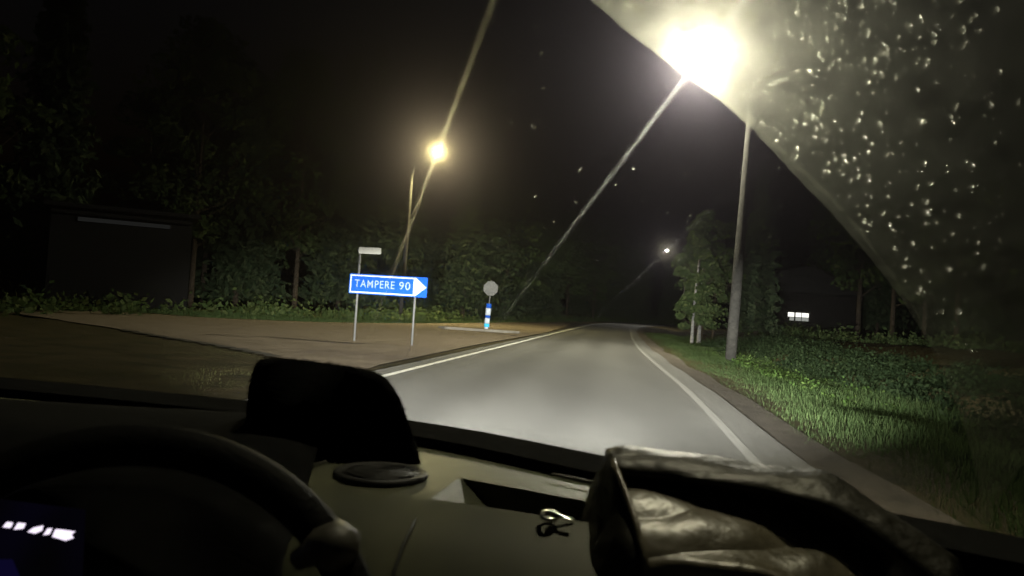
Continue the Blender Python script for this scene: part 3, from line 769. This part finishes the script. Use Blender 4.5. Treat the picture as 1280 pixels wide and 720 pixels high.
# bonnet and headlights
fwd = Vector((math.sin(-CAR_RZ), math.cos(CAR_RZ), 0)); side = Vector((fwd.y, -fwd.x, 0))
cc = Vector((-.55, 1.45, 0))
bm = bmesh.new()
g_ = []
for a in range(9):
    for b in range(9):
        s = -.78 + 1.56 * a / 8; l = .12 + .95 * b / 8
        p_ = cc + side * s + fwd * l; z_ = .92 - .14 * (b / 8) ** 2 - .06 * (2 * a / 8 - 1) ** 2
        g_.append(bm.verts.new((p_.x, p_.y, z_)))
for a in range(8):
    for b in range(8): bm.faces.new((g_[a * 9 + b], g_[a * 9 + b + 1], g_[a * 9 + b + 10], g_[a * 9 + b + 9]))
obj('bonnet', bm, m_body, car, True)
for s in (-.6, .6):
    hp = cc + side * s + fwd * 1.15; hp.z = .68
    bm = bmesh.new(); lathe(bm, [(.05, -.1), (.085, -.03), (.09, 0.0), (.085, -.01), (.03, -.06)], 20, Matrix.Translation(hp) @ Vector((0, 0, 1)).rotation_difference(fwd).to_matrix().to_4x4())
    hl = obj('headlight', bm, m_chrome, car, True)
    ld = bpy.data.lights.new('headlight_beam', 'SPOT'); ld.energy = HEAD_POWER; ld.color = (1.0, .985, .94)
    ld.spot_size = R_(17); ld.spot_blend = .9; ld.shadow_soft_size = .05
    lo = bpy.data.objects.new('headlight_beam', ld); COL.objects.link(lo)
    d = (fwd + Vector((-.065, 0, -.017))).normalized()
    lo.rotation_mode = 'QUATERNION'; lo.rotation_quaternion = d.to_track_quat('-Z', 'Y')
    lo.scale = (4.3, 1, 1)
    lo.location = hp + fwd * .05; lo.parent = hl
# windscreen pane
pn = Vector((math.sin(-CAR_RZ) * .61, math.cos(CAR_RZ) * .61, 1.0)).normalized()
P0 = Vector((0, 1.66, EYE - .30))
def pane(px, py, off=0.0):
    v = ray(px, py); t = (P0 + pn * off - Vector((0, 0, EYE))).dot(pn) / v.dot(pn)
    return v * t + Vector((0, 0, EYE))
PIV = pane(318, 806)
def b_glass(N, L, out):
    geo = N('NewGeometry')
    pos = geo.outputs['Position']; inc = geo.outputs['Incoming']
    rad = N('VectorMath', operation='SUBTRACT'); L(pos, rad.inputs[0]); rad.inputs[1].default_value = PIV
    rn = N('VectorMath', operation='NORMALIZE'); L(rad.outputs[0], rn.inputs[0])
    dt = N('VectorMath', operation='DOT_PRODUCT'); L(rn.outputs[0], dt.inputs[0]); L(inc, dt.inputs[1])
    pj = N('VectorMath', operation='SCALE'); L(inc, pj.inputs[0]); L(dt.outputs['Value'], pj.inputs['Scale'])
    pp = N('VectorMath', operation='SUBTRACT'); L(rn.outputs[0], pp.inputs[0]); L(pj.outputs[0], pp.inputs[1])
    rn = N('VectorMath', operation='NORMALIZE'); L(pp.outputs[0], rn.inputs[0])
    sc1 = N('VectorMath', operation='SCALE'); sc1.inputs['Scale'].default_value = 9173.0; L(pos, sc1.inputs[0])
    wn_ = N('TexWhiteNoise', noise_dimensions='3D'); L(sc1.outputs[0], wn_.inputs['Vector'])
    base = N('BsdfTransparent'); base.inputs[0].default_value = (.93, .95, .93, 1)
    cur = base.outputs[0]
    def layer(cur, w_, rough, nrm=None, ior=1.3, col=(1, 1, 1)):
        r = N('BsdfRefraction', distribution='GGX' if nrm is None else 'BECKMANN'); r.inputs['Color'].default_value = (*col, 1)
        r.inputs['Roughness'].default_value = rough; r.inputs['IOR'].default_value = ior
        L(nrm if nrm is not None else inc, r.inputs['Normal'])
        mx = N('MixShader')
        if isinstance(w_, float): mx.inputs[0].default_value = w_
        else: L(w_, mx.inputs[0])
        L(cur, mx.inputs[1]); L(r.outputs[0], mx.inputs[2]); return mx.outputs[0]
    # faint film left by the blade
    cur = layer(cur, .007, .75, None, 1.35, (.92, .86, 1.0))
    cur = layer(cur, .017, .40, None, 1.3, (.84, .76, 1))
    cur = layer(cur, .012, .17, None, 1.3, (1, .95, .8))
    # fine grooves of the wiper arcs: they throw light along the arc's radius
    K = 28; T = .25
    for k in range(K):
        a = N('Math', operation='MULTIPLY_ADD'); a.inputs[1].default_value = 2.0 / K; a.inputs[2].default_value = -1.0 + 2.0 * k / K
        L(wn_.outputs['Value'], a.inputs[0])
        ab = N('Math', operation='ABSOLUTE'); L(a.outputs[0], ab.inputs[0])
        sq = N('Math', operation='MULTIPLY'); L(a.outputs[0], sq.inputs[0]); L(ab.outputs[0], sq.inputs[1])
        tl = N('Math', operation='MULTIPLY'); tl.inputs[1].default_value = T; L(sq.outputs[0], tl.inputs[0])
        sv = N('VectorMath', operation='SCALE'); L(rn.outputs[0], sv.inputs[0]); L(tl.outputs[0], sv.inputs['Scale'])
        ad = N('VectorMath', operation='ADD'); L(inc, ad.inputs[0]); L(sv.outputs[0], ad.inputs[1])
        nn = N('VectorMath', operation='NORMALIZE'); L(ad.outputs[0], nn.inputs[0])
        cur = layer(cur, .0004 * (1 - abs(-1 + 2 * (k + .5) / K)) ** 2.6, .028, nn.outputs[0], 4.0)
    L(cur, out.inputs[0])
m_glass = mat('wiped_windscreen_glass', b_glass)
def b_film(N, L, out):
    geo = N('NewGeometry'); inc = geo.outputs['Incoming']; tc = N('TexCoord')
    n = N('TexNoise', i_Scale=26.0, i_Detail=6.0, i_Roughness=0.7); L(tc.outputs['Object'], n.inputs['Vector'])
    n2 = N('TexVoronoi', i_Scale=70.0); L(tc.outputs['Object'], n2.inputs['Vector'])
    mr = N('MapRange'); mr.inputs['From Min'].default_value = .32; mr.inputs['From Max'].default_value = .7
    mr.inputs['To Min'].default_value = .45; mr.inputs['To Max'].default_value = 1.4; L(n.outputs[0], mr.inputs[0])
    tr = N('BsdfTransparent'); tr.inputs[0].default_value = (.9, .9, .86, 1)
    cur = tr.outputs[0]
    for w_, ro, ior, col in ((.034, .62, 1.45, (.95, 1, .84)), (.065, .42, 1.35, (1, .97, .84)), (.022, .24, 1.3, (1, .95, .8)), (.01, .15, 1.3, (1, .95, .8))):
        r = N('BsdfRefraction', distribution='GGX'); r.inputs['Color'].default_value = (*col, 1)
        r.inputs['Roughness'].default_value = ro; r.inputs['IOR'].default_value = ior; L(inc, r.inputs['Normal'])
        m_ = N('Math', operation='MULTIPLY'); m_.inputs[1].default_value = w_; L(mr.outputs[0], m_.inputs[0])
        mx = N('MixShader'); L(m_.outputs[0], mx.inputs[0]); L(cur, mx.inputs[1]); L(r.outputs[0], mx.inputs[2]); cur = mx.outputs[0]
    L(cur, out.inputs[0])
m_film = mat('wet_dirt_film', b_film)
def b_drop(N, L, out):
    r = N('BsdfRefraction', distribution='GGX'); r.inputs['Roughness'].default_value = .5; r.inputs['IOR'].default_value = 1.33
    r.inputs['Color'].default_value = (.9, .9, .86, 1)
    t = N('BsdfTransparent'); t.inputs[0].default_value = (.88, .88, .85, 1)
    mx = N('MixShader'); mx.inputs[0].default_value = .26; L(t.outputs[0], mx.inputs[1]); L(r.outputs[0], mx.inputs[2]); L(mx.outputs[0], out.inputs[0])
m_drop = mat('water_drop', b_drop)
bm = bmesh.new()
cs = [(-160, 640), (-160, -120), (1440, -120), (1440, 800)]
g2 = []
nu, nv = 16, 10
for a in range(nu + 1):
    for b in range(nv + 1):
        px = -160 + 1600 * a / nu; py = -140 + 920 * b / nv
        g2.append(bm.verts.new(pane(px, py)))
for a in range(nu):
    for b in range(nv): bm.faces.new((g2[a * (nv + 1) + b], g2[a * (nv + 1) + b + 1], g2[(a + 1) * (nv + 1) + b + 1], g2[(a + 1) * (nv + 1) + b]))
ws = obj('windscreen', bm, m_glass, car, True)
arc = cat_interp([(640, -75), (735, -2), (790, 42), (845, 84), (882, 110), (940, 155), (1000, 212), (1050, 262), (1095, 318), (1135, 375), (1175, 450), (1210, 540), (1235, 640)], 5)
bm = bmesh.new(); prev = None
far_ = [(640 + 1.0 * (1440 - 640) * k / (len(arc) - 1), -140) for k in range(len(arc))]
rows = []
for (px, py) in arc:
    k = 8; r_ = []
    for j in range(k + 1):
        t = j / k; qx = px + (1440 - px) * t * .9 + t * 60; qy = py - t * min(330, 200 + py * .3)
        r_.append(bm.verts.new(pane(qx, max(qy, -140) if j else qy, .003)))
    rows.append(r_)
for a, b in zip(rows, rows[1:]):
    for j in range(8): bm.faces.new((a[j], a[j + 1], b[j + 1], b[j]))
obj('dirt_film', bm, m_film, ws)
# ridge of pushed-up water along the end of the wiper's sweep
bm = bmesh.new(); prev = None
for k, (px, py) in enumerate(arc[8:]):
    hw = 1.5 + 8 * min(1, max(0, (px - 890) / 130)) * max(.12, 1 - max(0, px - 1070) / 120)
    a_, b_ = bm.verts.new(pane(px - hw * 1.0, py + hw * .55, .0045)), bm.verts.new(pane(px + hw * .3, py - hw * .2, .0045))
    if prev: bm.faces.new((prev[0], prev[1], b_, a_))
    prev = (a_, b_)
obj('water_ridge', bm, m_film, ws)
# drops
tmpl = bmesh.new(); bmesh.ops.create_icosphere(tmpl, subdivisions=2, radius=1)
tv = np.array([v.co[:] for v in tmpl.verts]); tf = np.array([[v.index for v in f.verts] for f in tmpl.faces]); tmpl.free()
DV, DF = [], []; cnt = 0
ux = (pane(700, 100) - pane(600, 100)).normalized(); uy = pn.cross(ux).normalized()
U_, V_, W_ = np.array(ux), np.array(uy), np.array(pn)
arcx = arc[:, 0]; arcy = arc[:, 1]
tries = 0
while cnt < 1000:
    px = random.uniform(640, 1400); py = random.uniform(-60, 560)
    if py > np.interp(px, arcx, arcy) - 6: continue
    if random.random() < (px - 980) / 300: continue
    r = .0007 + .0023 * random.random() ** 3
    el = random.uniform(1.0, 2.4); th = random.gauss(1.1, .35)
    c = np.array(pane(px, py, .0045))
    a = math.cos(th) * U_ + math.sin(th) * V_; b = np.cross(W_, a)
    wob = 1 + .15 * np.sin(3 * tv[:, 0] + cnt) + .1 * np.sin(4 * tv[:, 1] + 2 * cnt)
    q = (tv[:, :1] * a * r * el + tv[:, 1:2] * b * r + tv[:, 2:] * W_ * r * .5) * wob[:, None]
    DV.append(q + c); DF.append(tf + cnt * len(tv)); cnt += 1
link('water_drops', mesh_np('water_drops', np.vstack(DV), np.vstack(DF)), m_drop, ws, True, 'stuff')
# a few specks inside the wiped part
DV, DF = [], []; cnt = 0
while cnt < 130:
    px = random.uniform(560, 1050); py = random.uniform(20, 330)
    if py < np.interp(px, arcx, arcy) + 14: continue
    r = .0003 + .0009 * random.random() ** 3; c = np.array(pane(px, py, .003)); th = random.uniform(0, 3.1)
    a = math.cos(th) * U_ + math.sin(th) * V_; b = np.cross(W_, a)
    DV.append(tv[:, :1] * a * r * 1.5 + tv[:, 1:2] * b * r + tv[:, 2:] * W_ * r * .4 + c); DF.append(tf + cnt * len(tv)); cnt += 1
link('specks', mesh_np('specks', np.vstack(DV), np.vstack(DF)), m_drop, ws, True, 'stuff')

# steering wheel
wcn = at(112, 905, .56)
axis = (Vector((0, 0, EYE + .02)) - wcn); axis = Vector((.12, -1, .42)).normalized()
e1 = axis.cross(Vector((0, 0, 1))).normalized(); e2 = axis.cross(e1)
RW = .193
bm = bmesh.new()
N1, N2 = 96, 14
rings = []
for a in range(N1):
    t = 2 * math.pi * a / N1; c_ = wcn + RW * (math.cos(t) * e1 + math.sin(t) * e2); o_ = (math.cos(t) * e1 + math.sin(t) * e2)
    rings.append([bm.verts.new(c_ + .0165 * (math.cos(2 * math.pi * k / N2) * o_ + math.sin(2 * math.pi * k / N2) * axis * .85)) for k in range(N2)])
for a in range(N1):
    A_, B_ = rings[a], rings[(a + 1) % N1]
    for k in range(N2): bm.faces.new((A_[k], A_[(k + 1) % N2], B_[(k + 1) % N2], B_[k]))
sw = obj('steering_wheel', bm, m_gloss, car, True)
bm = bmesh.new(); lathe(bm, [(.02, .0), (.075, .0), (.08, -.03), (.06, -.06), (.02, -.07)], 24, Matrix.Translation(wcn) @ Vector((0, 0, 1)).rotation_difference(axis).to_matrix().to_4x4())
obj('hub', bm, m_black, sw, True)
for a in (R_(0), R_(180), R_(90)):
    bm = bmesh.new(); d_ = math.cos(a) * e1 + math.sin(a) * e2
    tube(bm, [wcn + d_ * .07 - axis * .02, wcn + d_ * .18], [.02, .014], 8); obj('spoke', bm, m_black, sw, True)
# stalk with a grey paddle, right of the wheel
bm = bmesh.new()
tube(bm, [at(372, 700, .62), at(388, 692, .615), at(402, 684, .61), at(418, 683, .605), at(432, 690, .60), at(440, 700, .598)], [.008, .010, .015, .02, .017, .006], 14)
obj('stalk', bm, m_lever, car, True)
# instrument hood and display behind the wheel
def quad(bm, pts, th=.003):
    prism(bm, [Vector(p) for p in pts], th, Vector((0, 1, 0)))
def b_scr(N, L, out):
    tc = N('TexCoord')
    n = N('TexNoise', i_Scale=9.0, i_Detail=2.0); L(tc.outputs['Object'], n.inputs['Vector'])
    r = N('ValToRGB'); r.color_ramp.elements[0].position = .4; r.color_ramp.elements[1].position = .7
    r.color_ramp.elements[0].color = (.0008, .0007, .001, 1); r.color_ramp.elements[1].color = (.0014, .001, .004, 1)
    L(n.outputs[0], r.inputs[0]); e = N('Emission'); L(r.outputs[0], e.inputs[0]); L(e.outputs[0], out.inputs[0])
m_scr = mat('display_backlight', b_scr)
m_seg = emis('lit_segment', (.93, .82, 1.0), 1.25); m_blue = emis('blue_indicator', (.03, .022, .16), .1)
bm = bmesh.new(); quad(bm, [at(-120, 610, .80), at(105, 638, .80), at(98, 800, .76), at(-120, 800, .76)]); dp = obj('display', bm, m_scr, car)
for pts in ([(3, 659), (8, 653), (15, 654), (12, 660)], [(17, 662), (22, 654), (31, 655), (28, 661)], [(34, 665), (41, 660), (53, 657.5), (51, 664), (44, 667)], [(54, 669), (59, 661), (64, 661), (61, 668)],
            [(65, 671), (69, 662), (79, 663), (93, 665), (88, 669), (91, 673), (82, 676)]):
    bm = bmesh.new(); quad(bm, [at(px, py, .785) for px, py in pts], .002); obj('segment', bm, m_seg, dp)
bm = bmesh.new(); quad(bm, [at(px, py, .76) for px, py in ((-30, 700), (14, 700), (26, 728), (-30, 735))], .002); obj('segment', bm, m_blue, dp)

# ------------------------------------------------------------------ things lying on the dashboard
# black fleecy hump
def hump():
    pts = [(305, 590), (307, 548), (308, 515), (311, 482), (316, 459), (322, 450), (332, 447), (362, 448), (400, 453), (440, 458), (466, 463), (480, 470), (490, 480), (499, 496), (508, 520), (516, 545), (523, 560), (528, 590)]
    base = [at(px, py, 1.06) for px, py in pts]
    bm = bmesh.new(); prism(bm, base, .1, ray(415, 520).normalized(), .012, 3)
    bmesh.ops.triangulate(bm, faces=[f for f in bm.faces if len(f.verts) > 4])
    return bm
bm = hump()
hb = obj('fleece_box', bm, m_fleece, None, True)
tag(hb, 'black rounded hump with a fuzzy edge standing on the left of the dashboard', 'box')
hv = []; hf = []
me = hb.data
tri = [(p.center.copy(), p.normal.copy(), p.area, [me.vertices[i].co.copy() for i in p.vertices]) for p in me.polygons]
ar = np.array([t[2] for t in tri]); ar /= ar.sum()
for k in rng.choice(len(tri), 9000, p=ar):
    c_, n_, _, vv = tri[k]
    wts = rng.dirichlet(np.ones(len(vv))); p_ = sum((v * float(w_) for v, w_ in zip(vv, wts)), Vector())
    L_ = random.uniform(.002, .006); tdir = (n_ + Vector([float(q_) for q_ in rng.normal(size=3)]) * .5).normalized()
    s_ = tdir.orthogonal().normalized() * .0004; i_ = len(hv)
    hv += [p_ - s_, p_ + s_, p_ + tdir * L_]; hf.append((i_, i_ + 1, i_ + 2))
link('fuzz', mesh_np('fuzz', np.array([v[:] for v in hv]), np.array(hf)), m_fleece, hb, False, 'stuff')

# shiny crumpled bag
def patch(rows, nu_, nv_, wr=0.0, seed=1, fq=1.0):
    """rows of (px,py,d) control points -> smooth grid"""
    G = np.array([[list(at(*c)) for c in r] for r in rows])          # (v,u,3)
    A_ = np.stack([cat_interp([tuple(p) for p in r], nu_) for r in G])
    B_ = np.stack([cat_interp([tuple(p) for p in A_[:, k]], nv_) for k in range(A_.shape[1])], 1)
    if wr:
        h_, w_ = B_.shape[:2]
        du = np.gradient(B_, axis=1); dv = np.gradient(B_, axis=0); nr = np.cross(du, dv); nr /= np.linalg.norm(nr, axis=2)[..., None] + 1e-9
        s1 = vnoise(B_[..., 0] * 60 * fq, B_[..., 2] * 90 * fq + B_[..., 1] * 40 * fq, 1.0, seed); s2 = vnoise(B_[..., 0] * 25 * fq, B_[..., 2] * 55 * fq + B_[..., 1] * 25, 1.0, seed + 5)
        fold = 1 - np.abs(s2)
        B_ = B_ + nr * (wr * (.45 * s1 + .8 * fold ** 2))[..., None]
    return B_
def grid_obj(name, G, m, parent, thick=.004):
    h_, w_ = G.shape[:2]; idx_ = np.arange(h_ * w_).reshape(h_, w_)
    Fq = np.c_[idx_[:-1, :-1].ravel(), idx_[:-1, 1:].ravel(), idx_[1:, 1:].ravel(), idx_[1:, :-1].ravel()]
    o = link(name, mesh_np(name, G.reshape(-1, 3), Fq), m, parent, True)
    s = o.modifiers.new('thickness', 'SOLIDIFY'); s.thickness = thick; s.offset = 0
    return o
bag = thing('bag', 'black wrinkled shiny bag lying on the right of the dashboard', 'bag')
# rolled top band
band = [[(752, 590, .92), (800, 600, .92), (900, 620, .90), (1000, 640, .88), (1060, 660, .86), (1130, 705, .82), (1215, 770, .78)],
        [(757, 564, .875), (790, 561, .875), (880, 573, .865), (980, 588, .85), (1045, 600, .83), (1110, 640, .80), (1200, 702, .76)],
        [(762, 566, .84), (790, 563, .84), (880, 576, .83), (980, 591, .815), (1045, 605, .80), (1108, 648, .77), (1196, 710, .74)],
        [(768, 582, .815), (800, 589, .815), (880, 600, .80), (980, 618, .785), (1050, 640, .77), (1110, 684, .75), (1190, 745, .72)],
        [(776, 597, .825), (812, 608, .825), (880, 616, .82), (975, 640, .81), (1050, 676, .79), (1105, 722, .77), (1180, 775, .74)]]
grid_obj('rolled_band', patch(band, 10, 8, .0035, 3), m_bagd, bag)
front = [[(772, 592, .835), (812, 602, .84), (880, 610, .835), (975, 634, .825), (1050, 670, .80), (1105, 716, .78)],
         [(782, 614, .80), (830, 618, .80), (890, 630, .80), (970, 655, .79), (1045, 692, .77), (1100, 740, .75)],
         [(790, 640, .775), (835, 645, .77), (890, 655, .765), (965, 678, .76), (1040, 715, .745), (1095, 762, .73)],
         [(800, 672, .75), (845, 678, .745), (900, 690, .74), (965, 706, .735), (1035, 742, .725), (1090, 790, .71)],
         [(806, 702, .735), (850, 704, .73), (905, 712, .725), (970, 724, .72), (1030, 765, .71), (1085, 810, .70)],
         [(812, 735, .735), (855, 736, .735), (910, 742, .73), (970, 755, .725), (1025, 800, .715), (1080, 840, .70)]]
grid_obj('front_panel', patch(front, 24, 20, .008, 19, .8), m_bagl, bag)
sidep = [[(752, 582, .90), (757, 566, .875), (763, 566, .845), (768, 582, .815), (777, 600, .81)],
         [(738, 610, .90), (745, 604, .87), (755, 604, .84), (770, 612, .80), (788, 622, .785)],
         [(724, 660, .87), (732, 655, .84), (748, 655, .81), (772, 660, .77), (799, 668, .755)],
         [(716, 700, .84), (724, 700, .81), (745, 700, .78), (780, 705, .745), (808, 704, .735)],
         [(712, 750, .82), (722, 750, .79), (745, 750, .76), (790, 750, .735), (816, 740, .73)]]
grid_obj('side_panel', patch(sidep, 10, 10, .003, 14), m_bagd, bag)  # dark band colour reused here as painted shade on the left side
bm = bmesh.new(); tube(bm, [at(px, py, d_) for px, py, d_ in ((766, 576, .82), (774, 596, .805), (784, 620, .782), (794, 650, .762), (803, 684, .742), (812, 725, .726))], .0035, 8)
obj('seam_piping', bm, m_bagl, bag, True)

hood = [[(-140, 489, 1.30), (0, 499, 1.27), (110, 506, 1.25), (220, 512, 1.22), (330, 521, 1.17), (398, 556, 1.06)],
        [(-140, 496, 1.22), (0, 507, 1.20), (110, 514, 1.17), (220, 522, 1.13), (325, 540, 1.06), (392, 580, .95)],
        [(-140, 530, 1.08), (0, 536, 1.06), (110, 545, 1.03), (220, 556, 1.0), (315, 582, .92), (380, 622, .84)],
        [(-140, 580, .98), (0, 586, .96), (110, 592, .93), (220, 604, .89), (305, 632, .81), (365, 668, .75)],
        [(-140, 612, .95), (0, 618, .93), (110, 624, .90), (220, 634, .85), (298, 662, .76), (352, 705, .70)],
        [(-140, 650, 1.0), (0, 655, .99), (112, 690, .84), (220, 750, .74), (292, 800, .68), (345, 830, .64)]]
grid_obj('instrument_hood', patch(hood, 8, 6, .0015, 31), m_fleece, car)

# small trinket at the tray edge
TKS = .75
tk = thing('trinket', 'small shiny metal trinket glinting at the edge of the open dash tray', 'trinket', onz(690, 650, ZD + .004))
bm = bmesh.new(); tube(bm, [(.011 * math.cos(a) - .004, .011 * math.sin(a), .006 + .003 * math.sin(a)) for a in np.linspace(0, 6.283, 24)], .0034, 8, False)
obj('ring', bm, m_chrome, tk, True)
for k, (a, l) in enumerate(((.2, .026), (-.5, .024))):
    bm = bmesh.new(); box(bm, (l, .006, .0022), (l / 2 + .004, 0, 0), .0006); bmesh.ops.create_cone(bm, segments=16, radius1=.007, radius2=.007, depth=.0022, cap_ends=True)
    q = obj('key', bm, m_chrome, tk); q.rotation_euler = (.5 - k * .8, .25, a); q.location = (.002, -.003 * k, .008 + .003 * k)
tk.scale = (TKS, TKS, TKS)
